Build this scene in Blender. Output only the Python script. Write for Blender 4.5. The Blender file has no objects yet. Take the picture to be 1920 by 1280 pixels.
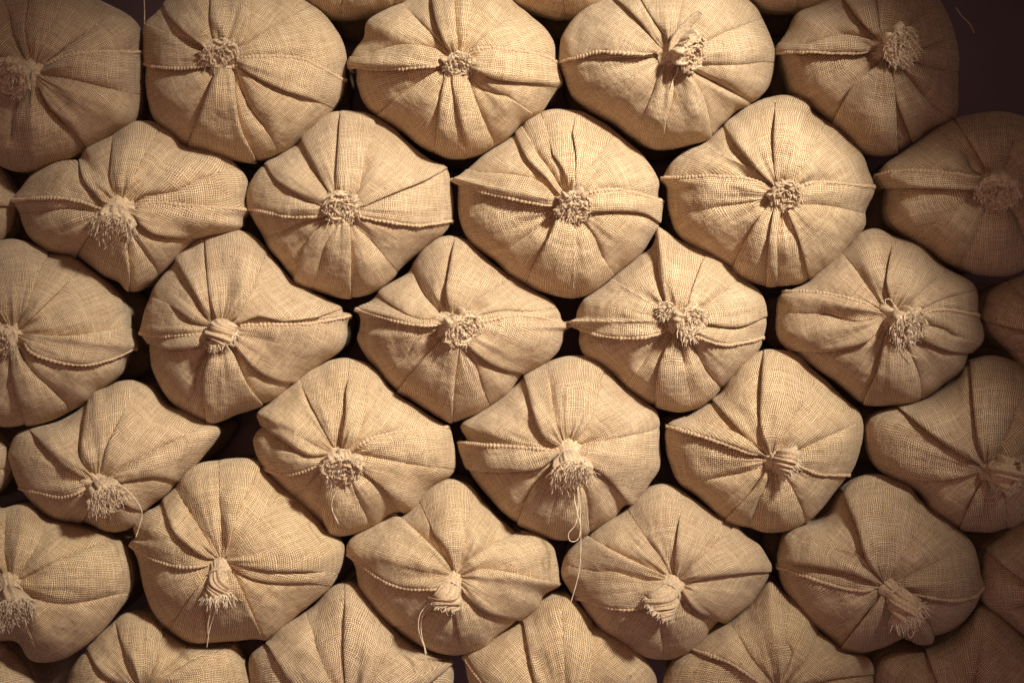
import bpy, math, random
import numpy as np

# ------------------------------------------------------------------ camera, light, exposure
S = bpy.context.scene
COL = S.collection
D0 = 3.2                                   # camera to the mouth plane of the stack (m)
LENS = 50.0
FPX = 1920.0 * LENS / 36.0
PX = D0 / FPX                              # one photo pixel at the mouth plane (1.2 mm)

cam_d = bpy.data.cameras.new('camera')
cam_d.lens = LENS; cam_d.sensor_width = 36.0; cam_d.clip_end = 100.0
cam_d.dof.use_dof = True; cam_d.dof.focus_distance = 3.08; cam_d.dof.aperture_fstop = 2.0
cam = bpy.data.objects.new('camera', cam_d); COL.objects.link(cam)
cam.location = (0, -D0, 0); cam.rotation_euler = (math.radians(90), 0, 0)
S.camera = cam

W = bpy.data.worlds.new('World'); S.world = W; W.use_nodes = True
bg = W.node_tree.nodes['Background']
bg.inputs['Color'].default_value = (1.0, 0.68, 0.62, 1); bg.inputs['Strength'].default_value = 0.09

def aim(o, t):
    from mathutils import Vector
    d = Vector(t) - o.location
    o.rotation_euler = d.to_track_quat('-Z', 'Y').to_euler()

def spot(name, loc, tgt, energy, color, size, blend, radius):
    l = bpy.data.lights.new(name, 'SPOT'); l.energy = energy; l.color = color
    l.spot_size = math.radians(size); l.spot_blend = blend; l.shadow_soft_size = radius
    o = bpy.data.objects.new(name, l); COL.objects.link(o); o.location = loc; aim(o, tgt)
    return o
def area(name, loc, tgt, energy, color, size):
    l = bpy.data.lights.new(name, 'AREA'); l.energy = energy; l.color = color
    l.shape = 'DISK'; l.size = size
    o = bpy.data.objects.new(name, l); COL.objects.link(o); o.location = loc; aim(o, tgt)
    return o
KEY = spot('key_lamp', (2.5, -3.8, 2.8), (-0.04, 0, 0.06), 2350, (1.0, 0.94, 0.80), 25.5, 1.0, 0.26)
FILL = spot('fill_lamp', (-0.1, -3.9, 0.15), (-0.10, 0, 0.03), 120, (1.0, 0.53, 0.36), 50, 1.0, 0.5)
LOW = area('low_fill_lamp', (0.0, -2.4, -2.4), (0, 0, -0.6), 5.0, (0.85, 0.48, 0.72), 0.8)

S.view_settings.view_transform = 'Standard'
try: S.view_settings.look = 'None'
except Exception: pass
S.view_settings.exposure = 0.0; S.view_settings.gamma = 1.0
S.view_settings.use_curve_mapping = False

# ------------------------------------------------------------------ materials
def mat_new(name):
    m = bpy.data.materials.new(name); m.use_nodes = True
    nt = m.node_tree
    return m, nt, nt.nodes['Principled BSDF']

class NB:
    def __init__(s, nt): s.nt = nt
    def m(s, op, a, b=None, c=None, clamp=False):
        n = s.nt.nodes.new('ShaderNodeMath'); n.operation = op; n.use_clamp = clamp
        for i, v in enumerate((a, b, c)):
            if v is None: continue
            if isinstance(v, (int, float)): n.inputs[i].default_value = v
            else: s.nt.links.new(v, n.inputs[i])
        return n.outputs[0]
    def noise(s, vec, scale, detail=2, rough=0.5, dim='3D', dist=0.0):
        n = s.nt.nodes.new('ShaderNodeTexNoise'); n.noise_dimensions = dim
        n.inputs['Scale'].default_value = scale; n.inputs['Detail'].default_value = detail
        n.inputs['Roughness'].default_value = rough; n.inputs['Distortion'].default_value = dist
        s.nt.links.new(vec, n.inputs['Vector'])
        return n
    def comb(s, x, y, z=0.0):
        n = s.nt.nodes.new('ShaderNodeCombineXYZ')
        for i, v in enumerate((x, y, z)):
            if isinstance(v, (int, float)): n.inputs[i].default_value = v
            else: s.nt.links.new(v, n.inputs[i])
        return n.outputs[0]
    def ramp(s, f, stops):
        n = s.nt.nodes.new('ShaderNodeValToRGB'); cr = n.color_ramp
        while len(cr.elements) < len(stops): cr.elements.new(0.5)
        for e, (p, c) in zip(cr.elements, stops): e.position = p; e.color = (*c, 1)
        s.nt.links.new(f, n.inputs[0]); return n.outputs[0]
    def mixc(s, f, a, b, mode='MIX'):
        n = s.nt.nodes.new('ShaderNodeMix'); n.data_type = 'RGBA'; n.blend_type = mode
        for k, v in ((0, f), (6, a), (7, b)):
            if isinstance(v, (int, float)): n.inputs[k].default_value = v
            elif isinstance(v, tuple): n.inputs[k].default_value = (*v, 1)
            else: s.nt.links.new(v, n.inputs[k])
        return n.outputs[2]

def burlap(name, tint=(1, 1, 1), gain=1.0):
    m, nt, P = mat_new(name); B = NB(nt); L = nt.links.new
    uv = nt.nodes.new('ShaderNodeUVMap'); uv.uv_map = 'weave'
    tc = nt.nodes.new('ShaderNodeTexCoord'); ob = tc.outputs['Object']
    oi = nt.nodes.new('ShaderNodeObjectInfo')
    sep = nt.nodes.new('ShaderNodeSeparateXYZ'); L(uv.outputs[0], sep.inputs[0])
    w = B.noise(uv.outputs[0], 0.028, 2, 0.5)                    # slow drift of the threads
    w2 = B.noise(uv.outputs[0], 0.22, 1, 0.5)
    ws = nt.nodes.new('ShaderNodeSeparateXYZ'); L(w.outputs['Color'], ws.inputs[0])
    ws2 = nt.nodes.new('ShaderNodeSeparateXYZ'); L(w2.outputs['Color'], ws2.inputs[0])
    u = B.m('ADD', sep.outputs[0], B.m('MULTIPLY', ws.outputs[0], 7.0)); u = B.m('ADD', u, B.m('MULTIPLY', ws2.outputs[0], 1.3))
    v = B.m('ADD', sep.outputs[1], B.m('MULTIPLY', ws.outputs[1], 9.0)); v = B.m('ADD', v, B.m('MULTIPLY', ws2.outputs[1], 1.3))
    # uneven thread thickness
    su = B.noise(B.comb(B.m('MULTIPLY', u, 0.9), B.m('MULTIPLY', v, 0.045), 3.1), 1.0, 2, 0.6).outputs[0]
    sv = B.noise(B.comb(B.m('MULTIPLY', u, 0.045), B.m('MULTIPLY', v, 0.9), 8.7), 1.0, 2, 0.6).outputs[0]
    a = B.m('ABSOLUTE', B.m('SINE', B.m('MULTIPLY', u, math.pi)))
    b = B.m('ABSOLUTE', B.m('SINE', B.m('MULTIPLY', v, math.pi)))
    par = B.m('FLOORED_MODULO', B.m('ADD', B.m('FLOOR', u), B.m('FLOOR', v)), 2.0)
    ha = B.m('MULTIPLY', a, B.m('ADD', 0.62, B.m('MULTIPLY', par, 0.38)))
    hb = B.m('MULTIPLY', b, B.m('SUBTRACT', 1.0, B.m('MULTIPLY', par, 0.38)))
    ha = B.m('MULTIPLY', ha, B.m('ADD', 0.68, B.m('MULTIPLY', su, 0.62)))
    hb = B.m('MULTIPLY', hb, B.m('ADD', 0.68, B.m('MULTIPLY', sv, 0.62)))
    h = B.m('MAXIMUM', ha, hb)
    streak = B.m('MAXIMUM', su, sv)
    blot = B.noise(ob, 9.0, 4, 0.6).outputs[0]
    fine = B.noise(ob, 420.0, 2, 0.7).outputs[0]
    hv = B.m('ADD', h, B.m('MULTIPLY', B.m('SUBTRACT', fine, 0.5), 0.5))
    c = B.ramp(hv, [(0.34, (0.085, 0.038, 0.018)), (0.58, (0.31, 0.190, 0.092)), (0.84, (0.62, 0.445, 0.265)), (1.0, (0.82, 0.665, 0.48))])
    s1 = B.ramp(streak, [(0.40, (0.93, 0.92, 0.91)), (0.62, (1.0, 1.0, 1.0)), (0.80, (1.16, 1.17, 1.18))])
    c = B.mixc(1.0, c, s1, 'MULTIPLY')
    b1 = B.ramp(blot, [(0.3, (0.84, 0.80, 0.78)), (0.5, (1, 1, 1)), (0.7, (1.10, 1.11, 1.12))])
    c = B.mixc(1.0, c, b1, 'MULTIPLY')
    # small dark specks of jute bark
    sp = B.noise(ob, 70.0, 1, 0.5).outputs[0]
    spf = B.ramp(sp, [(0.745, (0, 0, 0)), (0.78, (1, 1, 1))])
    c = B.mixc(B.m('MULTIPLY', spf, 0.45), c, (0.12, 0.06, 0.03))
    rr = B.ramp(oi.outputs['Random'], [(0.0, (0.90, 0.87, 0.86)), (0.5, (1, 1, 0.99)), (1.0, (1.07, 1.06, 1.0))])
    c = B.mixc(1.0, c, rr, 'MULTIPLY')
    c = B.mixc(1.0, c, tuple(gain * t for t in tint), 'MULTIPLY')
    L(c, P.inputs['Base Color'])
    P.inputs['Roughness'].default_value = 0.95
    P.inputs['Specular IOR Level'].default_value = 0.12
    P.inputs['Sheen Weight'].default_value = 0.12; P.inputs['Sheen Roughness'].default_value = 0.6
    bp = nt.nodes.new('ShaderNodeBump'); bp.inputs['Strength'].default_value = 0.55; bp.inputs['Distance'].default_value = 0.0022
    L(h, bp.inputs['Height'])
    cr = B.noise(ob, 26.0, 4, 0.62).outputs[0]
    bp2 = nt.nodes.new('ShaderNodeBump'); bp2.inputs['Strength'].default_value = 0.5; bp2.inputs['Distance'].default_value = 0.012
    L(cr, bp2.inputs['Height']); L(bp.outputs[0], bp2.inputs['Normal'])
    L(bp2.outputs[0], P.inputs['Normal'])
    return m

def fibre(name, lo, hi, sc=260.0):
    m, nt, P = mat_new(name); B = NB(nt); L = nt.links.new
    tc = nt.nodes.new('ShaderNodeTexCoord')
    n = B.noise(tc.outputs['Object'], sc, 3, 0.7).outputs[0]
    c = B.ramp(n, [(0.3, lo), (0.7, hi)])
    L(c, P.inputs['Base Color']); P.inputs['Roughness'].default_value = 0.9
    P.inputs['Specular IOR Level'].default_value = 0.15
    P.inputs['Sheen Weight'].default_value = 0.15
    bp = nt.nodes.new('ShaderNodeBump'); bp.inputs['Strength'].default_value = 0.6; bp.inputs['Distance'].default_value = 0.003
    L(n, bp.inputs['Height']); L(bp.outputs[0], P.inputs['Normal'])
    return m

M_CLOTH = burlap('burlap_cloth')
M_SEAM = fibre('stitched_hem', (0.36, 0.23, 0.13), (0.70, 0.53, 0.35))
M_TUFT = fibre('frayed_jute', (0.33, 0.21, 0.12), (0.76, 0.59, 0.40))
M_FIB = fibre('jute_fibre', (0.62, 0.47, 0.31), (0.90, 0.76, 0.57), 90)
M_CORD = fibre('twine', (0.36, 0.24, 0.15), (0.74, 0.57, 0.40), 150)
m_, nt_, P_ = mat_new('dark_helper'); P_.inputs['Roughness'].default_value = 0.9
B_ = NB(nt_); tc_ = nt_.nodes.new('ShaderNodeTexCoord')
nt_.links.new(B_.ramp(B_.noise(tc_.outputs['Object'], 3.0, 4).outputs[0], [(0.3, (0.13, 0.085, 0.095)), (0.7, (0.17, 0.12, 0.13))]), P_.inputs['Base Color'])
M_HELPER = m_  # for the added backing and shade board; tone lifts the dark gaps

# ------------------------------------------------------------------ helpers
def mesh_obj(name, co, quads, mat, parent=None, uvs=None, smooth=True, tris=None):
    me = bpy.data.meshes.new(name)
    co = np.asarray(co, dtype=np.float32); quads = np.asarray(quads, dtype=np.int32)
    nq = len(quads); nt = 0 if tris is None else len(tris)
    me.vertices.add(len(co)); me.vertices.foreach_set('co', co.ravel())
    loops = quads.ravel()
    if nt: loops = np.concatenate([loops, np.asarray(tris, dtype=np.int32).ravel()])
    me.loops.add(len(loops)); me.loops.foreach_set('vertex_index', loops.astype(np.int32))
    me.polygons.add(nq + nt)
    st = np.arange(nq) * 4
    if nt: st = np.concatenate([st, nq * 4 + np.arange(nt) * 3])
    me.polygons.foreach_set('loop_start', st.astype(np.int32))
    if smooth: me.polygons.foreach_set('use_smooth', np.ones(nq + nt, dtype=bool))
    if uvs is not None:
        lay = me.uv_layers.new(name='weave'); lay.data.foreach_set('uv', np.asarray(uvs, dtype=np.float32).ravel())
    me.update(calc_edges=True); me.validate()
    me.materials.append(mat)
    o = bpy.data.objects.new(name, me); COL.objects.link(o)
    if parent is not None: o.parent = parent
    return o

def vnoise(x, y, seed=0):
    """smooth 2-D value noise in -1..1"""
    xi = np.floor(x).astype(np.int64); yi = np.floor(y).astype(np.int64)
    fx = x - xi; fy = y - yi
    fx = fx * fx * (3 - 2 * fx); fy = fy * fy * (3 - 2 * fy)
    def hsh(i, j):
        n = (i * 374761393 + j * 668265263 + seed * 1274126177) & 0xffffffff
        n = ((n ^ (n >> 13)) * 1274126177) & 0xffffffff
        n = n ^ (n >> 16)
        return (n & 0xffff) / 32767.5 - 1.0
    a = hsh(xi, yi); b = hsh(xi + 1, yi); c = hsh(xi, yi + 1); d = hsh(xi + 1, yi + 1)
    return (a * (1 - fx) + b * fx) * (1 - fy) + (c * (1 - fx) + d * fx) * fy

def sstep(x): x = np.clip(x, 0, 1); return x * x * (3 - 2 * x)

def unproj(x, y, d):
    """photo pixel and distance in front of the camera -> point in the room"""
    return np.stack([(x - 960.0) / FPX * d, d - D0, (640.0 - y) / FPX * d], -1)

def catmull(P, n=10, closed=True):
    P = np.asarray(P, float); out = []
    N = len(P)
    rng = range(N) if closed else range(N - 1)
    for i in rng:
        if closed: p0, p1, p2, p3 = P[i - 1], P[i], P[(i + 1) % N], P[(i + 2) % N]
        else: p0, p1, p2, p3 = P[max(i - 1, 0)], P[i], P[i + 1], P[min(i + 2, N - 1)]
        for t in np.arange(n) / n:
            out.append(0.5 * ((2 * p1) + (-p0 + p2) * t + (2 * p0 - 5 * p1 + 4 * p2 - p3) * t * t + (-p0 + 3 * p1 - 3 * p2 + p3) * t ** 3))
    if not closed: out.append(P[-1])
    return np.array(out)

def tube(path, rad, sides=5, flat=None, twist=None):
    """path (n,3), rad (n,) -> verts, quads ; flat: (normal vec, factor)"""
    path = np.asarray(path, float); n = len(path)
    T = np.gradient(path, axis=0); T /= np.linalg.norm(T, axis=1)[:, None] + 1e-12
    up = np.array([0.0, -1.0, 0.03]) if flat is None else np.asarray(flat[0], float)
    A = np.cross(T, up); ln = np.linalg.norm(A, axis=1)[:, None]
    A = np.where(ln < 1e-3, np.cross(T, np.array([0.3, 0.1, 1.0])), A); A /= np.linalg.norm(A, axis=1)[:, None] + 1e-12
    Bn = np.cross(A, T)
    ph = np.arange(sides) / sides * 2 * math.pi
    rr = np.broadcast_to(np.asarray(rad, float)[:, None], (n, sides)).copy()
    if twist is not None: rr *= twist(np.arange(n)[:, None], ph[None, :])
    k = 1.0 if flat is None else flat[1]
    V = path[:, None, :] + A[:, None, :] * (np.cos(ph)[None, :, None] * rr[..., None]) + Bn[:, None, :] * (np.sin(ph)[None, :, None] * rr[..., None] * k)
    V = V.reshape(-1, 3)
    i = np.arange(n - 1)[:, None]; j = np.arange(sides)[None, :]; j2 = (j + 1) % sides
    Q = np.stack([i * sides + j, i * sides + j2, (i + 1) * sides + j2, (i + 1) * sides + j], -1).reshape(-1, 4)
    return V, Q

class Bag:
    def __init__(s): s.v = []; s.q = []; s.n = 0
    def add(s, V, Q): s.v.append(V); s.q.append(np.asarray(Q) + s.n); s.n += len(V)
    def build(s, name, mat, parent):
        if not s.v: return None
        return mesh_obj(name, np.concatenate(s.v), np.concatenate(s.q), mat, parent, uvs=None)
# ------------------------------------------------------------------ the sack builder
AMP = 17.0        # px of a full-strength pleat

class Surf: pass

def build_sack(idx, name_label, k, out, folds, tuft=None, threads=(), y0=0.0, hmax=None, pitch=3.3, group=None, ncol=430, nrow=96):
    rng = random.Random(1000 + idx); seed = 17 * idx + 3
    kx, ky = k
    O = catmull(out, 8)
    cx, cy = O.mean(0)
    def polar(cx_, cy_):
        th = np.arctan2(O[:, 1] - cy_, O[:, 0] - cx_); r = np.hypot(O[:, 0] - cx_, O[:, 1] - cy_)
        o = np.argsort(th); th = th[o]; r = r[o]
        return np.concatenate([th - 2 * math.pi, th, th + 2 * math.pi]), np.tile(r, 3)
    tk, rk = polar(kx, ky); tcn, rcn = polar(cx, cy)
    Rk = lambda t: np.interp((t + math.pi) % (2 * math.pi) - math.pi, tk, rk)
    Rc = lambda t: np.interp((t + math.pi) % (2 * math.pi) - math.pi, tcn, rcn)
    Rm = float(np.mean(rcn))
    if hmax is None: hmax = 0.72 * Rm * PX
    # fold curves
    F = []
    for f in folds:
        typ, amp, pts = f[0], f[1], f[2]; seam = len(f) > 3
        p = catmull(pts, 6, closed=False) if len(pts) > 2 else np.array(pts, float)
        th = np.unwrap(np.arctan2(p[:, 1] - ky, p[:, 0] - kx)); r = np.hypot(p[:, 0] - kx, p[:, 1] - ky)
        s = r / Rk(th)
        o = np.argsort(s); s = s[o]; th = th[o]
        tm = th[len(th) // 2]
        sh = -2 * math.pi * round(tm / (2 * math.pi)) if abs(tm) > math.pi else 0
        th = th + sh; tm = tm + sh
        tang = (-math.sin(tm), math.cos(tm)); hs = 0
        if typ in 'UDLR':
            v = {'U': (0, -1), 'D': (0, 1), 'L': (-1, 0), 'R': (1, 0)}[typ]
            hs = 1 if v[0] * tang[0] + v[1] * tang[1] > 0 else -1
        F.append(dict(s=s, th=th, tm=tm, amp=amp, typ=typ, hs=hs, seam=seam, s0=s[0], s1=s[-1]))
    F.sort(key=lambda f: f['tm'])
    # soft extra folds in wide gaps
    ex = []
    for i in range(len(F)):
        a = F[i]['tm']; b = F[(i + 1) % len(F)]['tm'] + (2 * math.pi if i == len(F) - 1 else 0)
        n = int((b - a) / 1.05)
        for j in range(1, n + 1):
            t = a + (b - a) * (j + rng.uniform(-0.2, 0.2)) / (n + 1)
            e = rng.uniform(0.45, 0.9)
            ex.append(dict(s=np.array([0.1, e]), th=np.array([t, t + rng.uniform(-0.1, 0.1)]), tm=t, amp=rng.uniform(0.12, 0.3), typ='c', hs=0, seam=False, s0=0.1, s1=e))
    for e in ex:
        if e['tm'] > math.pi: e['tm'] -= 2 * math.pi; e['th'] = e['th'] - 2 * math.pi
    F += ex; F.sort(key=lambda f: f['tm']); nf = len(F)
    x = np.linspace(0, 1, nrow)
    s = 0.025 + (1 - 0.025) * (1 - (1 - x) ** 1.45)
    TH = np.array([np.interp(s, f['s'], f['th']) for f in F])          # nf,nrow
    gmin = 0.075
    for _ in range(30):
        nx = np.roll(TH, -1, axis=0).copy(); nx[-1] += 2 * math.pi
        gap = nx - TH; need = np.maximum(0, gmin - gap) * 0.5
        TH -= need
        up = np.roll(need, 1, axis=0); TH += up
    ker = np.array([1, 2, 3, 2, 1.]) / 9
    for i in range(nf):
        TH[i] = np.convolve(np.pad(TH[i], 2, mode='edge'), ker, mode='valid')
    cols_th = []; colinfo = []; panel = []
    for i in range(nf):
        a = TH[i]; b = TH[(i + 1) % nf] + (2 * math.pi if i == nf - 1 else 0)
        wdt = float(np.mean(b - a)); n = max(9, int(round(wdt / (2 * math.pi) * ncol)))
        t = np.linspace(0, 1, n + 1); t = 0.55 * t + 0.45 * (0.5 - 0.5 * np.cos(math.pi * t))
        for q in t:
            cols_th.append(a + (b - a) * q); colinfo.append((i, q)); panel.append(i)
    CT = np.array(cols_th); NC = len(CT)                                 # NC,nrow
    pan = np.array(panel); tq = np.array([c[1] for c in colinfo])[:, None]
    R = Rk(CT); r = s[None, :] * R
    fa = [F[i] for i in range(nf)]
    ia = pan; ib = (pan + 1) % nf
    THb = TH[ib] + np.where(ib == 0, 2 * math.pi, 0)[:, None]
    da = (CT - TH[ia]) * r; db = (THb - CT) * r
    def env(f):
        e = 1 - sstep((s - f['s1'] + 0.05) / 0.22) if f['s1'] < 0.93 else np.ones_like(s)
        if f['s0'] > 0.35: e = e * sstep((s - f['s0'] + 0.15) / 0.15)
        return e * f['amp']
    E = np.array([env(f) for f in F])
    typ = np.array([f['typ'] for f in F]); hs = np.array([f['hs'] for f in F])
    A = AMP * np.clip(r / 38.0, 0.12, 1.0) * (1 - 0.45 * sstep((s[None, :] - 0.72) / 0.28))
    def side(f_i, d, sgn):
        """disp from fold f_i on the side sgn (+1: the panel after it)"""
        e = E[f_i]; h = hs[f_i][:, None]; ty = typ[f_i][:, None]
        hi = (1 - 0.45 * np.exp(-d / 2.2)) * np.exp(-d / 26.0)
        lo = -0.45 * np.exp(-d / 5.0) - 0.45 * np.exp(-d / 22.0)
        cr = -0.55 * np.exp(-d / 4.0) - 0.55 * np.exp(-d / 15.0); rg = 0.6 * np.exp(-d / 7.0)
        v = np.where(h == sgn, hi, lo)
        v = np.where(ty == 'c', cr, v); v = np.where(ty == 'r', rg, v)
        v = np.where(ty == 'n', -0.25 * np.exp(-d / 5.0), v)
        return v * e
    disp = A * (side(ia, da, 1) + side(ib, db, -1))
    # puffed panels
    wpx = (THb - TH[ia]) * r
    puff = np.minimum(0.085 * wpx, 8.0) * (1 - (2 * tq - 1) ** 2) * (1 - 0.6 * s[None, :] ** 5)
    disp = disp + puff
    # gathered pleats near the neck, ripples, lumps
    X = kx + r * np.cos(CT); Y = ky + r * np.sin(CT)
    sb = s[None, :]
    cyc = lambda f: (np.cos(CT) * f, np.sin(CT) * f)
    c1, c2 = cyc(4.2); disp = disp + 8.0 * vnoise(c1 + sb * 0.6, c2 + 9.0, seed) * np.exp(-((sb - 0.30) / 0.26) ** 2) * 0.8
    c1, c2 = cyc(7.5); disp = disp + 3.6 * vnoise(c1 + 3, c2 + sb, seed + 1) * np.exp(-((sb - 0.17) / 0.15) ** 2)
    c1, c2 = cyc(2.6); disp = disp + 8.0 * vnoise(c1 + sb * 1.5, c2 + 5, seed + 2) * sstep(sb / 0.5)
    disp = disp + 5.0 * vnoise(X / 46, Y / 46, seed + 4) * sstep(sb / 0.35) + 1.6 * vnoise(X / 19, Y / 19, seed + 5) * sstep(sb / 0.3) + 0.45 * vnoise(X / 7, Y / 7, seed + 6)
    # radial tension wrinkles that die out before the rim
    c1, c2 = cyc(11.0); disp = disp + 1.6 * vnoise(c1, c2 + sb * 1.2, seed + 7) * np.exp(-((sb - 0.5) / 0.3) ** 2)
    # overlap of the upper layer over the lower one
    ova = np.where(hs[ia] == 1, 1, 0)[:, None] * E[ia] * -1.0 * np.exp(-da / 5.0)
    ovb = np.where(hs[ib] == -1, 1, 0)[:, None] * E[ib] * 1.0 * np.exp(-db / 5.0)
    OV = (ova + ovb) * 4.2 * np.clip((r - 14) / 30.0, 0, 1)
    CT2 = CT + OV / np.maximum(r, 12)
    # dome
    X = kx + r * np.cos(CT2); Y = ky + r * np.sin(CT2)
    def dome(X, Y):
        tt = np.arctan2(Y - cy, X - cx); rho = np.clip(np.hypot(X - cx, Y - cy) / Rc(tt), 0, 1)
        rr = np.hypot(X - kx, Y - ky)
        sk = np.clip(rr / Rk(np.arctan2(Y - ky, X - kx)), 0, 1)
        g1 = (1 - rho ** 2.25) ** 0.56; g2 = (1 - sk ** 2.25) ** 0.56
        g = 0.55 * g1 + 0.45 * g2
        return hmax * g * (1 - 0.16 * np.exp(-(rr / (0.20 * Rm)) ** 2)), rho
    H, rho = dome(X, Y)
    wr = sb ** 5
    r2 = r + disp * 0.35 * wr
    X = kx + r2 * np.cos(CT2); Y = ky + r2 * np.sin(CT2)
    H = H + disp * PX * (1 - 0.25 * wr)
    dist = D0 + y0 - H
    P = unproj(X, Y, dist)                                              # NC,nrow,3
    # body behind the rim
    rim = P[:, -1]; cen = unproj(np.array(cx), np.array(cy), np.array(D0 + y0))
    back = [(0.012, .998), (0.03, .99), (0.055, .97), (0.09, .935), (0.14, .90), (0.20, .89), (0.28, .91), (0.36, .91), (0.43, .82), (0.46, .5), (0.465, .02)]
    rows = [P]
    for yb, sc in back:
        q = cen + (rim - cen) * sc; q = q.copy(); q[:, 1] = (rim[:, 1] - (rim[:, 1] - cen[1]) * min(1, yb / 0.1)) + yb
        rows.append(q[:, None, :])
    P = np.concatenate(rows, 1); NR = P.shape[1]
    # faces
    i = np.arange(NC)[:, None]; j = np.arange(NR - 1)[None, :]; i2 = (i + 1) % NC
    Q = np.stack([i * NR + j, i * NR + j + 1, i2 * NR + j + 1, i2 * NR + j], -1)
    # weave coordinates, one straight piece of cloth per panel
    sfull = np.concatenate([s, 1 + np.array([b[0] for b in back]) / (Rm * PX)])
    jn = NR
    thc = 0.5 * (TH[:, nrow // 2] + (np.roll(TH, -1, 0)[:, nrow // 2] + np.where(np.arange(nf) == nf - 1, 2 * math.pi, 0)))
    CTf = np.concatenate([CT2, np.repeat(CT2[:, -1:], len(back), 1)], 1)
    rf = np.concatenate([r2, r2[:, -1:] + np.array([b[0] for b in back])[None, :] / PX], 1)
    rseed = np.array([rng.uniform(0, 400) for _ in range(nf)]); rot = np.array([rng.uniform(-0.10, 0.10) for _ in range(nf)])
    # arc length so the weave does not stretch on the steep rim
    dr = np.diff(P, axis=1); arc = np.concatenate([np.zeros((NC, 1)), np.cumsum(np.linalg.norm(dr, axis=2), 1)], 1) / PX
    arc0 = arc.mean(0)[None, :] * 0.5 + arc * 0.5
    def uvof(ci, pi_):
        dth = CTf[ci] - thc[pi_][:, None]
        dth = (dth + math.pi) % (2 * math.pi) - math.pi
        rad = arc0[ci]
        uu = np.minimum(rf[ci], rad) * np.sin(np.clip(dth, -1.4, 1.4)); vv = rad * (0.6 + 0.4 * np.cos(dth))
        ro = rot[pi_][:, None]
        u2 = uu * np.cos(ro) - vv * np.sin(ro); v2 = uu * np.sin(ro) + vv * np.cos(ro)
        return np.stack([u2 / pitch + rseed[pi_][:, None], v2 / pitch + rseed[pi_][:, None] * 0.37], -1)   # n,NR,2
    idxc = np.arange(NC); UA = uvof(idxc, pan); UB = uvof((idxc + 1) % NC, pan)
    UV = np.stack([UA[:, :-1], UA[:, 1:], UB[:, 1:], UB[:, :-1]], 2)      # NC,NR-1,4,2
    root = bpy.data.objects.new('burlap_sack', None); COL.objects.link(root)
    root.empty_display_size = 0.05
    base = cen.copy(); base[1] += 0.0
    root.location = base
    inv = lambda V: V - base
    root['label'] = name_label; root['category'] = 'sack'; root['group'] = group or 'tied burlap sacks stacked in rows'
    V = inv(P.reshape(-1, 3))
    mesh_obj('sack_cloth', V, Q.reshape(-1, 4), M_CLOTH, root, UV.reshape(-1, 2))
    # seams
    for fi, f in enumerate(F):
        if not f['seam']: continue
        ci = np.where((pan == fi) & (np.array([c[1] for c in colinfo]) == 0))[0][0]
        if f['hs'] == -1: ci = (ci - 1) % NC
        j0 = int(np.searchsorted(s, 0.13)); path = P[ci, j0:nrow + 3]
        d = np.concatenate([[0], np.cumsum(np.linalg.norm(np.diff(path, axis=0), axis=1))])
        n = int(d[-1] / (1.1 * PX)); 
        if n < 12: continue
        dd = np.linspace(0, d[-1], n); path = np.stack([np.interp(dd, d, path[:, a]) for a in range(3)], -1)
        for a in range(3): path[:, a] = np.convolve(np.pad(path[:, a], 3, mode='edge'), np.ones(7) / 7, mode='valid')
        path[:, 1] -= 1.6 * PX
        wv = 0.9 * vnoise(np.arange(n) / 6.0, np.zeros(n) + 0.5, seed + 30 + fi); path[:, 2] += wv * PX
        rad = 3.7 * PX * (0.85 + 0.25 * vnoise(np.arange(n) / 14.0, np.zeros(n), seed + 60 + fi)) * np.clip(0.45 + dd / (45 * PX), 0.45, 1)
        rad[-6:] *= np.linspace(1, 0.35, 6)
        ph0 = rng.uniform(0, 6)
        tw = lambda ii, ph: 1 + 0.30 * np.sin(ii * 2 * math.pi / 6.6 + ph0 + 1.5 * np.sin(ii / 23.0) - np.abs(((ph + math.pi / 2) % (2 * math.pi)) - math.pi) * 0.9)
        VV, QQ = tube(path, rad, 10, flat=((0, -1, 0.03), 0.7), twist=tw)
        mesh_obj('seam', inv(VV), QQ, M_SEAM, root)
    def surf(px, py, lift=0.0):
        h, _ = dome(np.asarray(px, float), np.asarray(py, float))
        return unproj(np.asarray(px, float), np.asarray(py, float), D0 + y0 - h - lift)
    if tuft:
        build_tuft(root, inv, surf, k, tuft, rng, seed)
        if 'sprig' in tuft:
            sp = tuft['sprig']; build_tuft(root, inv, surf, (sp[0] + 14, sp[1] + 8), dict(tip=sp, r=13, len=34, fib=130, flen=12, strips=3), rng, seed + 500)
        if 'flap' in tuft:
            pl = catmull([(1262, 108), (1266, 86), (1278, 62), (1294, 42), (1313, 24)], 10, closed=False); n = len(pl)
            V3 = surf(pl[:, 0], pl[:, 1], 0.0); V3[:, 1] = np.linspace(V3[0, 1] - 0.02, V3[0, 1] - 0.060, n)
            V3 = unproj(pl[:, 0], pl[:, 1], D0 + V3[:, 1])
            ii = np.arange(n) / (n - 1.0)
            VV, QQ = tube(V3, PX * (10.5 + 3.0 * np.sin(ii * 5.5)) * np.where(ii > .9, 1 - (ii - .9) * 4, 1), 22, flat=((0.55, -1, 0.2), 0.42), twist=lambda i_, ph: 1 + 0.10 * np.sin(ph * 5 + i_ * 0.11) - 0.30 * np.exp(-((ph - 1.5) / 0.3) ** 2))
            mesh_obj('folded_flap', inv(VV), QQ, M_TUFT, root)
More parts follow.
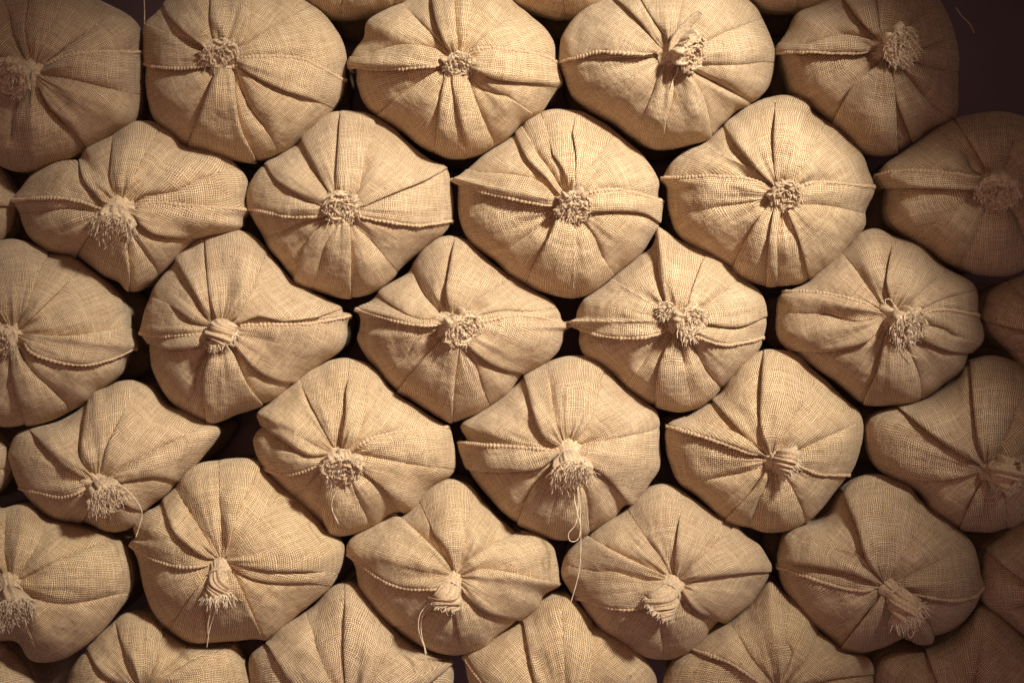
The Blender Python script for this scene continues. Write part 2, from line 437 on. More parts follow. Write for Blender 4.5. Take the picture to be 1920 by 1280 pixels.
    for th in threads:
        pts = catmull(th, 8, closed=False); n = len(pts)
        l0 = 0.030 if tuft else 0.01
        V3 = surf(pts[:, 0], pts[:, 1], 0.0)
        dfront = D0 + V3[:, 1]
        dmin = np.minimum(dfront - 0.012, (dfront[0] - l0) + np.linspace(0, 0.025, n))
        V3 = unproj(pts[:, 0], pts[:, 1], dmin)
        VV, QQ = tube(V3, np.full(n, 0.85 * PX) * (1 + 0.2 * np.sin(np.arange(n) * 1.3)), 5)
        mesh_obj('loose_thread', inv(VV), QQ, M_FIB, root)
    return root

def build_tuft(root, inv, surf, k, tf, rng, seed):
    tip, R, kind = tf['tip'], tf['r'], tf.get('kind', 'pom')
    L = tf.get('len', 34)
    b3 = surf(k[0] * .75 + tip[0] * .25, k[1] * .75 + tip[1] * .25, -0.006)
    bd = D0 + b3[1]
    t3 = unproj(np.array(tip[0], float), np.array(tip[1], float), min(bd, D0 + surf(*tip)[1]) - L * PX * (0.55 if kind == 'tube' else 0.8))
    mid = b3 * 0.5 + t3 * 0.5; mid = mid + np.array([0, -L * PX * (0.55 if kind == 'tube' else 0.25), 0.10 * L * PX])
    n = 22; t = np.linspace(0, 1, n)[:, None]
    path = (1 - t) ** 2 * b3 + 2 * t * (1 - t) * mid + t * t * t3
    tt = t[:, 0]
    prof = np.interp(tt, [0, .18, .30, .42, .7, .93, 1.0], [.98, .66, .56, .70, .92, 1.0, .93]) if kind == 'pom' else np.interp(tt, [0, .15, .28, .40, .7, .95, 1.0], [.95, .74, .66, .80, .86, .98, .95])
    nc = 84; ph = np.arange(nc) / nc * 2 * math.pi
    T = np.gradient(path, axis=0); T /= np.linalg.norm(T, axis=1)[:, None]
    ref = np.array([0.2, 0.1, 1.0]); A = np.cross(T, ref); A /= np.linalg.norm(A, axis=1)[:, None]; Bn = np.cross(A, T)
    cw, sw = np.cos(ph)[None, :], np.sin(ph)[None, :]
    wr = 1 + 0.13 * vnoise(cw * 2.2 + tt[:, None] * 0.9, sw * 2.2 + 4, seed + 80) + 0.20 * vnoise(cw * 6 + 3, sw * 6 + tt[:, None] * 0.9, seed + 81) * (0.5 + tt[:, None]) + 0.07 * vnoise(cw * 13, sw * 13 + tt[:, None] * 2, seed + 82)
    rr = R * PX * prof[:, None] * wr
    V = path[:, None] + A[:, None] * (cw * rr)[..., None] + Bn[:, None] * (sw * rr)[..., None]
    # crumpled mouth, rows running inwards
    ncap = 13; caps = []
    e = rr[-1]; tp = path[-1]; ax = T[-1]
    for c in range(1, ncap + 1):
        f = 1 - c / ncap * 0.97
        rad = e * f
        x_ = np.cos(ph) * f * 3.0; y_ = np.sin(ph) * f * 3.0
        hgt = (0.20 * np.abs(vnoise(x_ * 1.3 + 7, y_ * 1.3, seed + 90)) + 0.24 * (1 - np.abs(vnoise(x_ * 2.6, y_ * 2.6 + 3, seed + 91)) * 2) * 0.6 - 0.30 * (1 - f) ** 1.5) * R * PX
        q = tp + A[-1] * (np.cos(ph) * rad)[:, None] + Bn[-1] * (np.sin(ph) * rad)[:, None] + ax * hgt[:, None]
        caps.append(q[None])
    V = np.concatenate([V] + caps, 0); nr = len(V)
    i = np.arange(nr - 1)[:, None]; j = np.arange(nc)[None, :]; j2 = (j + 1) % nc
    Q = np.stack([i * nc + j, i * nc + j2, (i + 1) * nc + j2, (i + 1) * nc + j], -1).reshape(-1, 4)
    uvv = np.stack([np.broadcast_to(j * R * 2 * math.pi / nc / 3.0, (nr - 1, nc)), np.broadcast_to(i * 1.6 / 3.0, (nr - 1, nc))], -1)
    uv4 = np.stack([uvv] * 4, 2).astype(float); uv4[:, :, 1, 0] += R * 2 * math.pi / nc / 3.0; uv4[:, :, 2, 0] += R * 2 * math.pi / nc / 3.0; uv4[:, :, 2, 1] += 1.6 / 3; uv4[:, :, 3, 1] += 1.6 / 3
    neck = mesh_obj('gathered_neck', inv(V.reshape(-1, 3)), Q, M_TUFT, root, uv4.reshape(-1, 2))
    # rolled edges of cloth inside the mouth: wavy strips standing on end
    bag = Bag(); nfold = tf.get('strips', 5)
    for q in range(nfold):
        rad0 = (0.22 + 0.70 * (q + 0.5) / nfold); a0 = rng.uniform(0, 6.28); span = rng.uniform(2.0, 4.8)
        n2 = int(14 + 26 * rad0); aa = a0 + np.linspace(0, span, n2)
        wob = rad0 * (1 + 0.16 * vnoise(aa * 2.2, np.zeros(n2) + q, seed + 100)) + 0.09 * vnoise(aa * 6.0, np.zeros(n2) + q, seed + 101)
        ctr = (rng.uniform(-.10, .10), rng.uniform(-.10, .10))
        px_ = (wob * np.cos(aa) + ctr[0]) * R * PX * .95; py_ = (wob * np.sin(aa) + ctr[1]) * R * PX * .95
        hh = (0.4 if kind == 'tube' else 1.0) * (0.16 + 0.14 * vnoise(aa * 3, np.zeros(n2) + 2.2, seed + 102 + q)) * R * PX
        basep = tp + A[-1] * px_[:, None] + Bn[-1] * py_[:, None] - ax * (0.25 * R * PX)
        thick = 1.7 * PX
        rd = (A[-1] * np.cos(aa)[:, None] + Bn[-1] * np.sin(aa)[:, None])
        top = basep + ax * (0.25 * R * PX + hh)[:, None] + rd * (rng.uniform(-.05, .1) * R * PX)
        VV = np.stack([basep - rd * thick, top - rd * thick, top + ax * thick * .8, top + rd * thick, basep + rd * thick], 1).reshape(-1, 3)
        ii = np.arange(n2 - 1)[:, None]; jj = np.arange(4)[None, :]
        QQ = np.stack([ii * 5 + jj, ii * 5 + jj + 1, (ii + 1) * 5 + jj + 1, (ii + 1) * 5 + jj], -1).reshape(-1, 4)
        bag.add(VV, QQ)
    o = bag.build('rolled_edge', M_TUFT, None)
    if o is not None:
        me = o.data; co = np.empty(len(me.vertices) * 3, np.float32); me.vertices.foreach_get('co', co)
        me.vertices.foreach_set('co', (co.reshape(-1, 3) - (b3 * 0 + np.array(root.location))).ravel().astype(np.float32)); me.update()
        o.parent = neck
    # frayed fibres
    fb = Bag(); nfi = int(1.5 * tf.get('fib', 170)); fl = tf.get('flen', 12)
    drop = np.array([0, 0, -1.0])
    for q in range(nfi):
        a = rng.uniform(0, 6.283); onrim = rng.random() < (0.62 if kind == 'pom' else 0.8)
        rad = rng.uniform(0.86, 1.03) if onrim else rng.uniform(0.1, 0.9)
        st = tp + (A[-1] * math.cos(a) + Bn[-1] * math.sin(a)) * rad * R * PX * 0.95 - ax * (0.12 * R * PX if onrim else -0.05 * R * PX)
        rd = A[-1] * math.cos(a) + Bn[-1] * math.sin(a); tg = np.cross(ax, rd)
        d = ax * rng.uniform(0.3, 1.0) + rd * rng.uniform(-.3, .75) * (1.2 if onrim else .6) + tg * rng.uniform(-.8, .8)
        d /= np.linalg.norm(d)
        ln = fl * PX * rng.uniform(0.5, 1.25) * (1 if onrim else 0.75); m = 6
        u = np.linspace(0, 1, m)[:, None]
        bend = tg * rng.uniform(-.7, .7) + drop * rng.uniform(0.1, .8) + rd * rng.uniform(-.4, .3)
        pth = st + d * ln * u + bend * ln * u * u * 0.6 + tg * (np.sin(u * rng.uniform(3, 9) + rng.uniform(0, 6)) * ln * 0.13 * u)
        w = rng.uniform(0.8, 1.5) * PX
        VV, QQ = tube(pth, w * np.linspace(1, 0.45, m), 3)
        fb.add(VV, QQ)
    fo = fb.build('frayed_fibres', M_FIB, None)
    me = fo.data; co = np.empty(len(me.vertices) * 3, np.float32); me.vertices.foreach_get('co', co)
    me.vertices.foreach_set('co', (co.reshape(-1, 3) - np.array(root.location)).ravel().astype(np.float32)); me.update()
    fo.parent = neck; fo['kind'] = 'stuff'
    # twine wound round the neck
    it = 6
    c0 = path[it]; AA, BB, TT = A[it], Bn[it], T[it]; na = 150
    aa = np.linspace(0, 2 * math.pi * 2.6, na); ro = rr[it].mean() * 1.06 + 1.0 * PX
    tl = rng.uniform(-.2, .2)
    pw = c0 + AA * (np.cos(aa) * ro)[:, None] + BB * (np.sin(aa) * ro)[:, None] + TT * ((aa / (2 * math.pi) - 1.3) * 2.2 * PX + np.sin(aa + tl * 9) * tl * ro * .6)[:, None]
    VV, QQ = tube(pw, np.full(na, 1.5 * PX), 6, twist=lambda ii, ph: 1 + 0.22 * np.sin(ii * 1.1 + ph * 2))
    mesh_obj('tie_cord', inv(VV), QQ, M_CORD, root)
# ------------------------------------------------------------------ the stack
backing = mesh_obj('gap_backing', [(-2.6, 0.60, -2.2), (2.6, 0.60, -2.2), (2.6, 0.60, 2.2), (-2.6, 0.60, 2.2), (-2.6, 0.63, -2.2), (2.6, 0.63, -2.2), (2.6, 0.63, 2.2), (-2.6, 0.63, 2.2)],
                [(0, 1, 2, 3), (7, 6, 5, 4), (0, 4, 5, 1), (3, 2, 6, 7), (1, 5, 6, 2), (0, 3, 7, 4)], M_HELPER, None, smooth=False)
backing['kind'] = 'structure'  # added sheet behind the sacks, stands in for the darkness in the gaps

# unseen board added to block the key lamp over the stack's upper right side
shade = mesh_obj('shade_board', [(1.436, -1.66, 1.643), (1.806, -1.66, 0.978), (2.5, -1.54, 0.60), (2.9, -1.54, 2.2), (1.436, -1.66, 2.3), (1.436, -1.63, 1.643), (1.806, -1.63, 0.978), (2.5, -1.51, 0.60), (2.9, -1.51, 2.2), (1.436, -1.63, 2.3)],
                 [(0, 5, 6, 1), (1, 6, 7, 2), (2, 7, 8, 3), (3, 8, 9, 4), (4, 9, 5, 0), (0, 1, 2, 3), (8, 7, 6, 5)], M_HELPER, None, smooth=False, tris=[(0, 3, 4), (5, 9, 8)])
shade['label'] = 'added out-of-frame board that casts shade on the upper right sacks'; shade['category'] = 'board'

def ell(cx, cy, rx, ry, n=14, wob=0.04, seed=1):
    r = random.Random(seed)
    return [(cx + rx * math.cos(a) * (1 + r.uniform(-wob, wob)), cy + ry * math.sin(a) * (1 + r.uniform(-wob, wob))) for a in [2 * math.pi * i / n for i in range(n)]]

SK = []
def sack(label, k, out, folds, **kw): SK.append((label, k, out, folds, kw))

# --- row along the top edge
sack('dark rounded sack bottom at the top edge, between the first two knotted top-row sacks', (650, -150), ell(653, -132, 190, 168, seed=2), [('c', .4, [(650, -120), (640, 20)]), ('c', .4, [(700, -100), (740, 10)])], y0=0.05)
sack('dark rounded sack bottom at the top edge, left of the sack with the folded mouth', (1045, -150), ell(1045, -133, 186, 168, seed=3), [('c', .4, [(1045, -120), (1060, 20)])], y0=0.05)
sack('faint dark sack bottom at the top edge, right of the sack with the folded mouth', (1480, -150), ell(1482, -140, 186, 165, seed=4), [('c', .4, [(1480, -120), (1500, 20)])], y0=0.05)

# --- first row
sack('dim burlap sack in the top left corner, its coarse brown tuft cut by the frame', (60, 138),
 [(190, 0), (232, 22), (262, 50), (265, 100), (266, 150), (262, 192), (250, 228), (205, 260), (150, 290), (105, 310), (60, 322), (10, 314), (-50, 285), (-115, 220), (-135, 130), (-115, 40), (-60, -30), (20, -62), (110, -45)],
 [('R', .9, [(72, 165), (110, 225), (150, 292)]), ('c', .8, [(75, 160), (95, 205), (135, 226)]), ('L', .7, [(55, 112), (44, 60), (50, 2)]), ('c', .6, [(50, 115), (28, 70), (20, 30)]),
  ('D', .4, [(75, 130), (120, 108), (175, 99), (258, 100)], 1), ('c', .6, [(72, 128), (110, 100), (150, 70)]), ('c', .5, [(78, 142), (130, 148), (200, 165)]), ('c', .8, [(45, 175), (25, 215), (22, 250)])],
 tuft=dict(tip=(22, 146), r=33, len=40, fib=200))
sack('tan burlap sack in the top row with an open rolled mouth, second from the left', (420, 106),
 [(307, 8), (290, 25), (272, 42), (267, 68), (266, 100), (270, 122), (273, 150), (280, 190), (293, 225), (318, 250), (340, 268), (355, 276), (390, 287), (432, 298), (470, 303), (505, 297), (540, 279), (575, 250), (614, 218), (640, 184), (650, 148), (651, 112), (641, 75), (616, 38), (588, 10), (550, -25), (500, -50), (430, -60), (360, -42)],
 [('U', 1, [(390, 90), (355, 65), (320, 30), (306, 0)]), ('R', .5, [(400, 70), (396, 35), (397, -10)]), ('L', .6, [(450, 85), (464, 50), (471, -10)]), ('c', .4, [(452, 92), (490, 65), (530, 42)]),
  ('D', .35, [(452, 110), (515, 107), (565, 112), (592, 124), (646, 152)], 1), ('U', .9, [(385, 119), (340, 125), (290, 122), (268, 115)], 1), ('U', .8, [(448, 122), (490, 148), (540, 170), (580, 182)]),
  ('L', .9, [(437, 140), (440, 195), (450, 245), (472, 290)]), ('c', .6, [(444, 136), (465, 195), (498, 240)]), ('R', .85, [(402, 148), (378, 212), (355, 274)]), ('c', .5, [(392, 100), (365, 85), (345, 75)])],
 tuft=dict(tip=(417, 104), r=32, len=34, kind='pom', strips=6))
sack('tan burlap sack with a small tight knot, middle of the five knotted top-row sacks', (856, 116),
 [(767, 0), (745, 11), (725, 20), (692, 40), (684, 70), (668, 92), (655, 119), (668, 132), (669, 160), (677, 190), (695, 212), (720, 225), (760, 250), (795, 276), (832, 293), (870, 298), (907, 288), (945, 262), (977, 232), (1010, 212), (1030, 187), (1044, 167), (1052, 155), (1046, 135), (1042, 110), (1038, 80), (1020, 50), (995, 30), (968, 8), (930, -25), (880, -48), (825, -40)],
 [('R', .9, [(838, 88), (820, 38), (812, -5)]), ('L', .8, [(857, 90), (852, 50), (848, -10)]), ('L', .6, [(868, 88), (875, 50), (886, -10)]), ('c', .5, [(832, 90), (795, 50), (768, 22)]),
  ('D', .6, [(880, 97), (920, 92), (970, 98), (1020, 108), (1043, 122)], 1), ('U', 1, [(828, 119), (795, 122), (720, 126), (656, 120)], 1), ('D', .6, [(832, 104), (805, 90), (745, 87), (675, 110)]),
  ('U', .55, [(885, 128), (928, 147), (1010, 155)]), ('c', .4, [(880, 135), (905, 168), (950, 180)]), ('R', .75, [(838, 138), (826, 200), (820, 258)]), ('R', .65, [(848, 145), (858, 200), (872, 255)]),
  ('D', .45, [(830, 130), (795, 150), (745, 185), (715, 212)]), ('c', .45, [(880, 150), (900, 210), (925, 262)])],
 tuft=dict(tip=(860, 122), r=27, len=26, strips=5, fib=120, flen=9))
sack('tan burlap sack in the top row with a flat folded cloth mouth standing up', (1252, 104),
 [(1125, 0), (1095, 15), (1070, 40), (1055, 68), (1053, 100), (1052, 124), (1062, 147), (1075, 180), (1102, 205), (1145, 232), (1182, 260), (1215, 277), (1245, 281), (1285, 274), (1330, 259), (1352, 237), (1380, 209), (1405, 199), (1427, 180), (1443, 160), (1452, 125), (1452, 95), (1443, 62), (1430, 30), (1410, 3), (1360, -40), (1290, -60), (1210, -52), (1160, -25)],
 [('U', .8, [(1237, 85), (1207, 45), (1175, 12), (1150, -8)]), ('R', .5, [(1250, 70), (1222, 30), (1202, -5)]), ('U', .65, [(1228, 100), (1170, 98), (1120, 95), (1082, 110), (1055, 124)], 1),
  ('c', .5, [(1225, 108), (1180, 110), (1140, 112)]), ('L', .75, [(1258, 135), (1260, 175), (1246, 230)]), ('L', .6, [(1298, 148), (1320, 190), (1332, 255)]), ('c', .35, [(1310, 122), (1380, 122), (1432, 116)]),
  ('c', 1, [(1310, 140), (1360, 165), (1405, 190)]), ('r', .3, [(1240, 120), (1165, 152), (1120, 190)]), ('c', .4, [(1310, 90), (1350, 65), (1400, 45)])],
 tuft=dict(tip=(1300, 100), r=33, len=40, fib=70, flen=8, strips=7, flap=1), threads=[[(1272, 125), (1268, 140), (1262, 150), (1258, 165)]])
sack('dark shaded burlap sack at the right end of the top row, shaggy knot', (1655, 98),
 [(1550, 0), (1497, 25), (1477, 60), (1460, 90), (1464, 108), (1472, 140), (1482, 175), (1515, 197), (1540, 218), (1565, 237), (1590, 262), (1620, 284), (1663, 291), (1705, 272), (1745, 243), (1788, 224), (1797, 187), (1797, 125), (1790, 65), (1772, 20), (1735, -30), (1680, -55), (1608, -42)],
 [('U', 1, [(1645, 70), (1610, 30), (1585, -5)]), ('R', .5, [(1652, 60), (1645, -10)]), ('U', 1, [(1635, 96), (1565, 96), (1502, 93), (1460, 96)], 1), ('D', .6, [(1638, 78), (1577, 67), (1515, 85)]),
  ('R', .75, [(1645, 125), (1602, 162), (1565, 228)]), ('L', .8, [(1666, 128), (1675, 175), (1680, 285)]), ('R', .9, [(1675, 130), (1685, 190), (1714, 265)]), ('c', .5, [(1690, 130), (1745, 195), (1782, 222)]),
  ('c', .8, [(1695, 112), (1740, 125), (1790, 135)]), ('c', .7, [(1695, 95), (1735, 90), (1775, 76)])],
 tuft=dict(tip=(1692, 88), r=34, len=44, fib=260, flen=15), y0=0.02)

# --- second row
sack('dim sliver of a sack at the left edge, beside the wide sack with pinched corners', (-110, 380), ell(-118, 380, 148, 120, seed=5), [('U', .7, [(-80, 380), (25, 385)])], y0=0.05)
sack('wide lobed burlap sack at upper left with a bushy drooping tuft and pinched corners', (224, 388),
 [(100, 302), (62, 327), (40, 353), (22, 374), (32, 397), (41, 425), (57, 450), (85, 470), (112, 476), (143, 478), (170, 495), (195, 514), (222, 525), (236, 541), (253, 544), (272, 533), (292, 520), (316, 496), (350, 467), (380, 448), (425, 437), (449, 425), (452, 408), (463, 394), (459, 378), (459, 342), (445, 317), (415, 290), (380, 279), (347, 273), (325, 250), (300, 235), (272, 229), (237, 235), (200, 257), (162, 275), (152, 297), (130, 298)],
 [('R', 1.1, [(198, 382), (175, 357), (158, 330), (151, 294)]), ('R', .5, [(216, 375), (208, 330), (212, 280)]), ('L', .4, [(232, 370), (262, 305), (290, 255)]), ('c', .6, [(248, 382), (275, 367), (325, 360), (375, 335)]),
  ('D', .4, [(252, 392), (290, 381), (350, 387), (460, 395)], 1), ('U', .5, [(195, 391), (150, 376), (100, 369), (26, 374)], 1), ('c', .7, [(190, 400), (130, 392), (70, 398)]), ('L', .8, [(195, 412), (158, 448), (143, 477)]),
  ('L', .9, [(228, 430), (239, 495), (238, 538)]), ('c', .6, [(238, 425), (262, 460), (290, 500)]), ('U', 1.1, [(255, 408), (290, 436), (350, 443), (430, 438)])],
 tuft=dict(tip=(212, 424), r=33, len=40, fib=330, flen=17))
sack('burlap sack with a round knot, second in the second row, below two top-row sacks', (643, 390),
 [(595, 227), (566, 254), (553, 273), (520, 292), (495, 306), (475, 332), (465, 362), (467, 392), (477, 412), (490, 440), (505, 467), (525, 492), (545, 516), (552, 530), (576, 543), (610, 554), (655, 559), (698, 549), (735, 525), (753, 505), (795, 464), (830, 438), (844, 415), (848, 382), (844, 345), (837, 314), (812, 302), (785, 285), (757, 262), (722, 229), (692, 212), (650, 207), (620, 212)],
 [('U', .75, [(612, 387), (560, 362), (520, 337), (500, 308)]), ('R', .85, [(620, 360), (600, 325), (575, 280), (565, 258)]), ('R', .6, [(630, 350), (635, 282), (639, 222)]), ('L', .35, [(672, 355), (685, 295), (700, 245)]),
  ('U', .6, [(680, 385), (745, 357), (795, 337), (835, 315)]), ('U', .6, [(672, 404), (720, 412), (782, 420), (846, 411)], 1), ('U', .5, [(610, 403), (545, 405), (507, 397), (468, 390)], 1), ('c', .5, [(605, 410), (570, 417), (535, 432)]),
  ('R', .55, [(612, 420), (575, 455), (552, 528)]), ('L', .8, [(655, 430), (655, 470), (655, 556)]), ('c', .35, [(662, 420), (690, 445), (712, 470)]), ('c', .3, [(630, 425), (608, 460), (600, 500)])],
 tuft=dict(tip=(642, 390), r=31, len=34, fib=170, flen=10, strips=7))
sack('burlap sack in the middle of the second row with a pointed left seam tip', (1066, 382),
 [(990, 222), (967, 247), (932, 275), (902, 295), (877, 318), (864, 329), (850, 335), (859, 352), (859, 380), (865, 415), (878, 446), (902, 470), (932, 492), (960, 515), (992, 538), (1030, 553), (1072, 560), (1108, 552), (1135, 531), (1170, 505), (1200, 477), (1221, 450), (1236, 428), (1239, 402), (1243, 381), (1236, 367), (1235, 347), (1225, 325), (1202, 292), (1170, 262), (1140, 237), (1110, 217), (1080, 206), (1030, 207)],
 [('R', .9, [(1050, 362), (1027, 332), (995, 302), (977, 270), (967, 245)]), ('c', .7, [(1055, 358), (1035, 325), (1012, 293)]), ('R', .45, [(1068, 350), (1056, 315), (1038, 290)]), ('R', .4, [(1080, 352), (1082, 295), (1075, 250)]),
  ('c', .3, [(1088, 350), (1110, 305), (1142, 268)]), ('D', .5, [(1100, 364), (1145, 357), (1195, 365), (1241, 380)], 1), ('U', .85, [(1098, 394), (1170, 393), (1210, 398), (1237, 414)]), ('U', .9, [(1040, 384), (970, 371), (907, 357), (852, 335)], 1),
  ('D', .6, [(1040, 370), (1010, 342), (967, 330), (900, 326)]), ('R', .8, [(1047, 405), (1032, 445), (1000, 505)]), ('r', .5, [(1076, 425), (1077, 470), (1075, 550)]), ('c', .55, [(1090, 412), (1115, 445), (1128, 480)]), ('c', .4, [(1035, 405), (1005, 428), (975, 450)])],
 tuft=dict(tip=(1076, 388), r=31, len=36, fib=170, flen=10, strips=7))
sack('large round burlap sack with a small round knot and braided left seam, second row', (1464, 366),
 [(1410, 198), (1440, 184), (1475, 181), (1505, 185), (1519, 195), (1525, 210), (1552, 228), (1578, 247), (1612, 285), (1627, 320), (1638, 347), (1637, 366), (1624, 393), (1622, 425), (1601, 452), (1575, 480), (1550, 500), (1520, 522), (1490, 534), (1450, 537), (1412, 529), (1386, 516), (1350, 490), (1312, 470), (1280, 452), (1259, 425), (1249, 385), (1248, 352), (1239, 336), (1246, 320), (1259, 304), (1287, 281), (1322, 267), (1350, 245), (1375, 221)],
 [('r', .5, [(1440, 344), (1412, 318), (1362, 295), (1322, 270)]), ('R', 1, [(1442, 337), (1412, 305), (1387, 275), (1370, 250)]), ('R', .65, [(1456, 330), (1452, 275), (1455, 222)]), ('L', .25, [(1490, 338), (1510, 300), (1532, 258)]),
  ('D', .4, [(1442, 351), (1400, 337), (1337, 332), (1275, 335), (1239, 336)], 1), ('D', .2, [(1492, 355), (1525, 343), (1575, 345), (1637, 352)], 1), ('c', .35, [(1500, 384), (1550, 385), (1612, 397)]), ('c', .5, [(1435, 372), (1400, 380), (1350, 387)]),
  ('R', .7, [(1442, 388), (1412, 430), (1375, 505)]), ('R', .6, [(1452, 395), (1444, 450), (1440, 525)]), ('L', .5, [(1462, 400), (1456, 450), (1456, 515)]), ('R', .55, [(1480, 400), (1500, 450), (1517, 515)])],
 tuft=dict(tip=(1474, 367), r=29, len=34, fib=150, flen=8, strips=7))
sack('dim burlap sack at the right edge with a wide crumpled knot, second row', (1862, 345),
 [(1645, 330), (1660, 307), (1692, 285), (1747, 247), (1790, 225), (1840, 212), (1900, 212), (1950, 235), (1985, 290), (1995, 350), (1985, 420), (1950, 480), (1900, 512), (1840, 513), (1790, 500), (1742, 470), (1702, 445), (1673, 420), (1660, 390), (1656, 355)],
 [('R', .55, [(1852, 320), (1830, 280), (1795, 226)]), ('c', .5, [(1880, 318), (1900, 262)]), ('c', .8, [(1845, 330), (1822, 320), (1812, 295)]), ('D', .3, [(1840, 335), (1765, 325), (1690, 322), (1648, 330)], 1),
  ('U', .9, [(1835, 354), (1740, 350), (1660, 350)]), ('c', .3, [(1852, 375), (1827, 440), (1802, 490)]), ('c', .9, [(1880, 370), (1905, 412), (1915, 440)])],
 tuft=dict(tip=(1870, 362), r=37, len=40, fib=220, flen=13, strips=8), y0=0.01)

# --- third row
sack('burlap sack cut by the left edge with a scalloped curving seam, third row', (25, 625),
 [(0, 453), (45, 452), (92, 474), (137, 486), (175, 510), (207, 540), (230, 570), (242, 605), (245, 632), (250, 649), (236, 667), (225, 695), (207, 717), (180, 734), (160, 755), (125, 777), (90, 790), (50, 797), (0, 797), (-60, 780), (-120, 720), (-145, 640), (-130, 550), (-80, 480)],
 [('L', .55, [(33, 600), (50, 570), (68, 520), (88, 478)]), ('L', .5, [(42, 610), (82, 572), (115, 540)]), ('D', .8, [(45, 627), (100, 632), (150, 630), (225, 617)]), ('U', .85, [(45, 641), (75, 664), (150, 681), (212, 668), (249, 650)], 1),
  ('c', .7, [(35, 655), (55, 690), (100, 732), (120, 752)]), ('R', .75, [(22, 660), (27, 720), (50, 790)])],
 tuft=dict(tip=(-4, 640), r=30, len=34, fib=150))
sack('burlap sack with a squared stubby knot and long pointed seam tip at right', (415, 616),
 [(395, 437), (430, 433), (467, 438), (495, 460), (515, 486), (542, 522), (575, 540), (610, 558), (638, 573), (643, 586), (657, 588), (649, 606), (648, 632), (635, 657), (610, 676), (570, 706), (540, 732), (515, 750), (480, 765), (445, 776), (412, 789), (390, 793), (360, 780), (327, 755), (302, 725), (285, 692), (280, 662), (277, 642), (262, 623), (267, 605), (276, 572), (288, 542), (303, 522), (320, 503), (331, 484), (357, 463), (375, 446)],
 [('R', 1.1, [(393, 600), (360, 535), (330, 483)]), ('R', .55, [(400, 592), (392, 535), (386, 450)]), ('L', .7, [(445, 592), (468, 547), (492, 488)]), ('U', .6, [(450, 603), (485, 592), (532, 600), (607, 590)]),
  ('D', .6, [(455, 612), (495, 611), (570, 610), (620, 600), (655, 589)], 1), ('U', 1, [(445, 650), (478, 688), (520, 710), (560, 715)]), ('L', .7, [(438, 670), (462, 722), (488, 755)]), ('R', .9, [(395, 665), (382, 722), (390, 785)]),
  ('U', .3, [(385, 624), (345, 627), (295, 629), (264, 623)], 1), ('U', 1, [(385, 645), (345, 652), (307, 651), (280, 640)]), ('R', .8, [(390, 610), (362, 600), (335, 580)]), ('c', .6, [(388, 660), (370, 690), (365, 730)])],
 tuft=dict(tip=(417, 632), r=31, len=40, fib=200, flen=11, kind='tube', strips=4), threads=[[(405, 655), (403, 670), (398, 685)]])
sack('pale central burlap sack with a big curly knot and a twine ring, third row', (845, 606),
 [(800, 462), (772, 490), (760, 512), (727, 532), (707, 547), (694, 564), (669, 577), (677, 598), (675, 617), (669, 637), (682, 667), (702, 690), (727, 720), (745, 738), (770, 750), (800, 768), (828, 785), (848, 792), (868, 784), (897, 772), (921, 757), (952, 737), (970, 716), (988, 700), (1021, 682), (1046, 660), (1057, 640), (1060, 622), (1070, 612), (1055, 600), (1050, 585), (1034, 562), (997, 540), (957, 515), (922, 490), (895, 466), (872, 448), (845, 440), (820, 446)],
 [('c', .8, [(828, 590), (795, 552), (775, 510), (768, 494)]), ('R', .85, [(838, 580), (840, 535), (852, 465)]), ('c', .45, [(880, 580), (900, 558), (935, 535)]), ('c', .35, [(895, 592), (945, 582), (985, 585)]),
  ('D', .25, [(900, 606), (965, 592), (1020, 597), (1069, 612)], 1), ('U', .85, [(820, 608), (770, 604), (720, 592), (670, 577)], 1), ('U', .65, [(822, 596), (782, 594), (732, 568), (708, 548)]), ('c', .5, [(815, 625), (782, 640), (762, 668)]),
  ('R', .85, [(828, 640), (785, 688), (745, 738)]), ('L', .75, [(858, 655), (850, 710), (845, 780)]), ('c', .5, [(872, 655), (893, 690), (905, 730)]), ('U', .9, [(885, 655), (932, 685), (985, 699)])],
 tuft=dict(tip=(870, 618), r=36, len=38, fib=230, flen=11, strips=8), threads=[[(838, 600), (834, 620), (838, 642), (858, 655)]])
sack('pale burlap sack with a sharp peaked top and a knot split in two tufts', (1268, 602),
 [(1232, 428), (1221, 462), (1195, 485), (1160, 512), (1127, 540), (1096, 560), (1084, 580), (1080, 596), (1062, 603), (1085, 617), (1087, 640), (1097, 665), (1127, 686), (1160, 712), (1190, 737), (1217, 758), (1250, 770), (1282, 772), (1320, 762), (1352, 732), (1375, 707), (1402, 680), (1424, 650), (1431, 628), (1437, 600), (1433, 570), (1421, 545), (1396, 525), (1370, 500), (1337, 477), (1307, 462), (1270, 447), (1246, 432)],
 [('R', .95, [(1255, 575), (1240, 515), (1233, 440)]), ('r', .6, [(1245, 582), (1207, 560), (1165, 535)]), ('R', .35, [(1290, 575), (1300, 540), (1318, 490)]), ('c', .35, [(1305, 585), (1340, 560), (1372, 535)]),
  ('U', .7, [(1310, 602), (1382, 611), (1432, 592)]), ('U', .45, [(1305, 628), (1352, 644), (1395, 640), (1432, 630)], 1), ('U', .85, [(1245, 620), (1195, 630), (1132, 627), (1090, 613), (1063, 603)], 1), ('R', .85, [(1262, 632), (1238, 690), (1232, 762)]),
  ('c', .5, [(1250, 628), (1222, 652), (1205, 680)]), ('c', 1, [(1272, 630), (1276, 655), (1280, 670)]), ('c', .6, [(1295, 635), (1322, 690), (1352, 728)])],
 tuft=dict(tip=(1298, 604), r=31, len=36, fib=230, flen=12, strips=6, sprig=(1250, 580)))
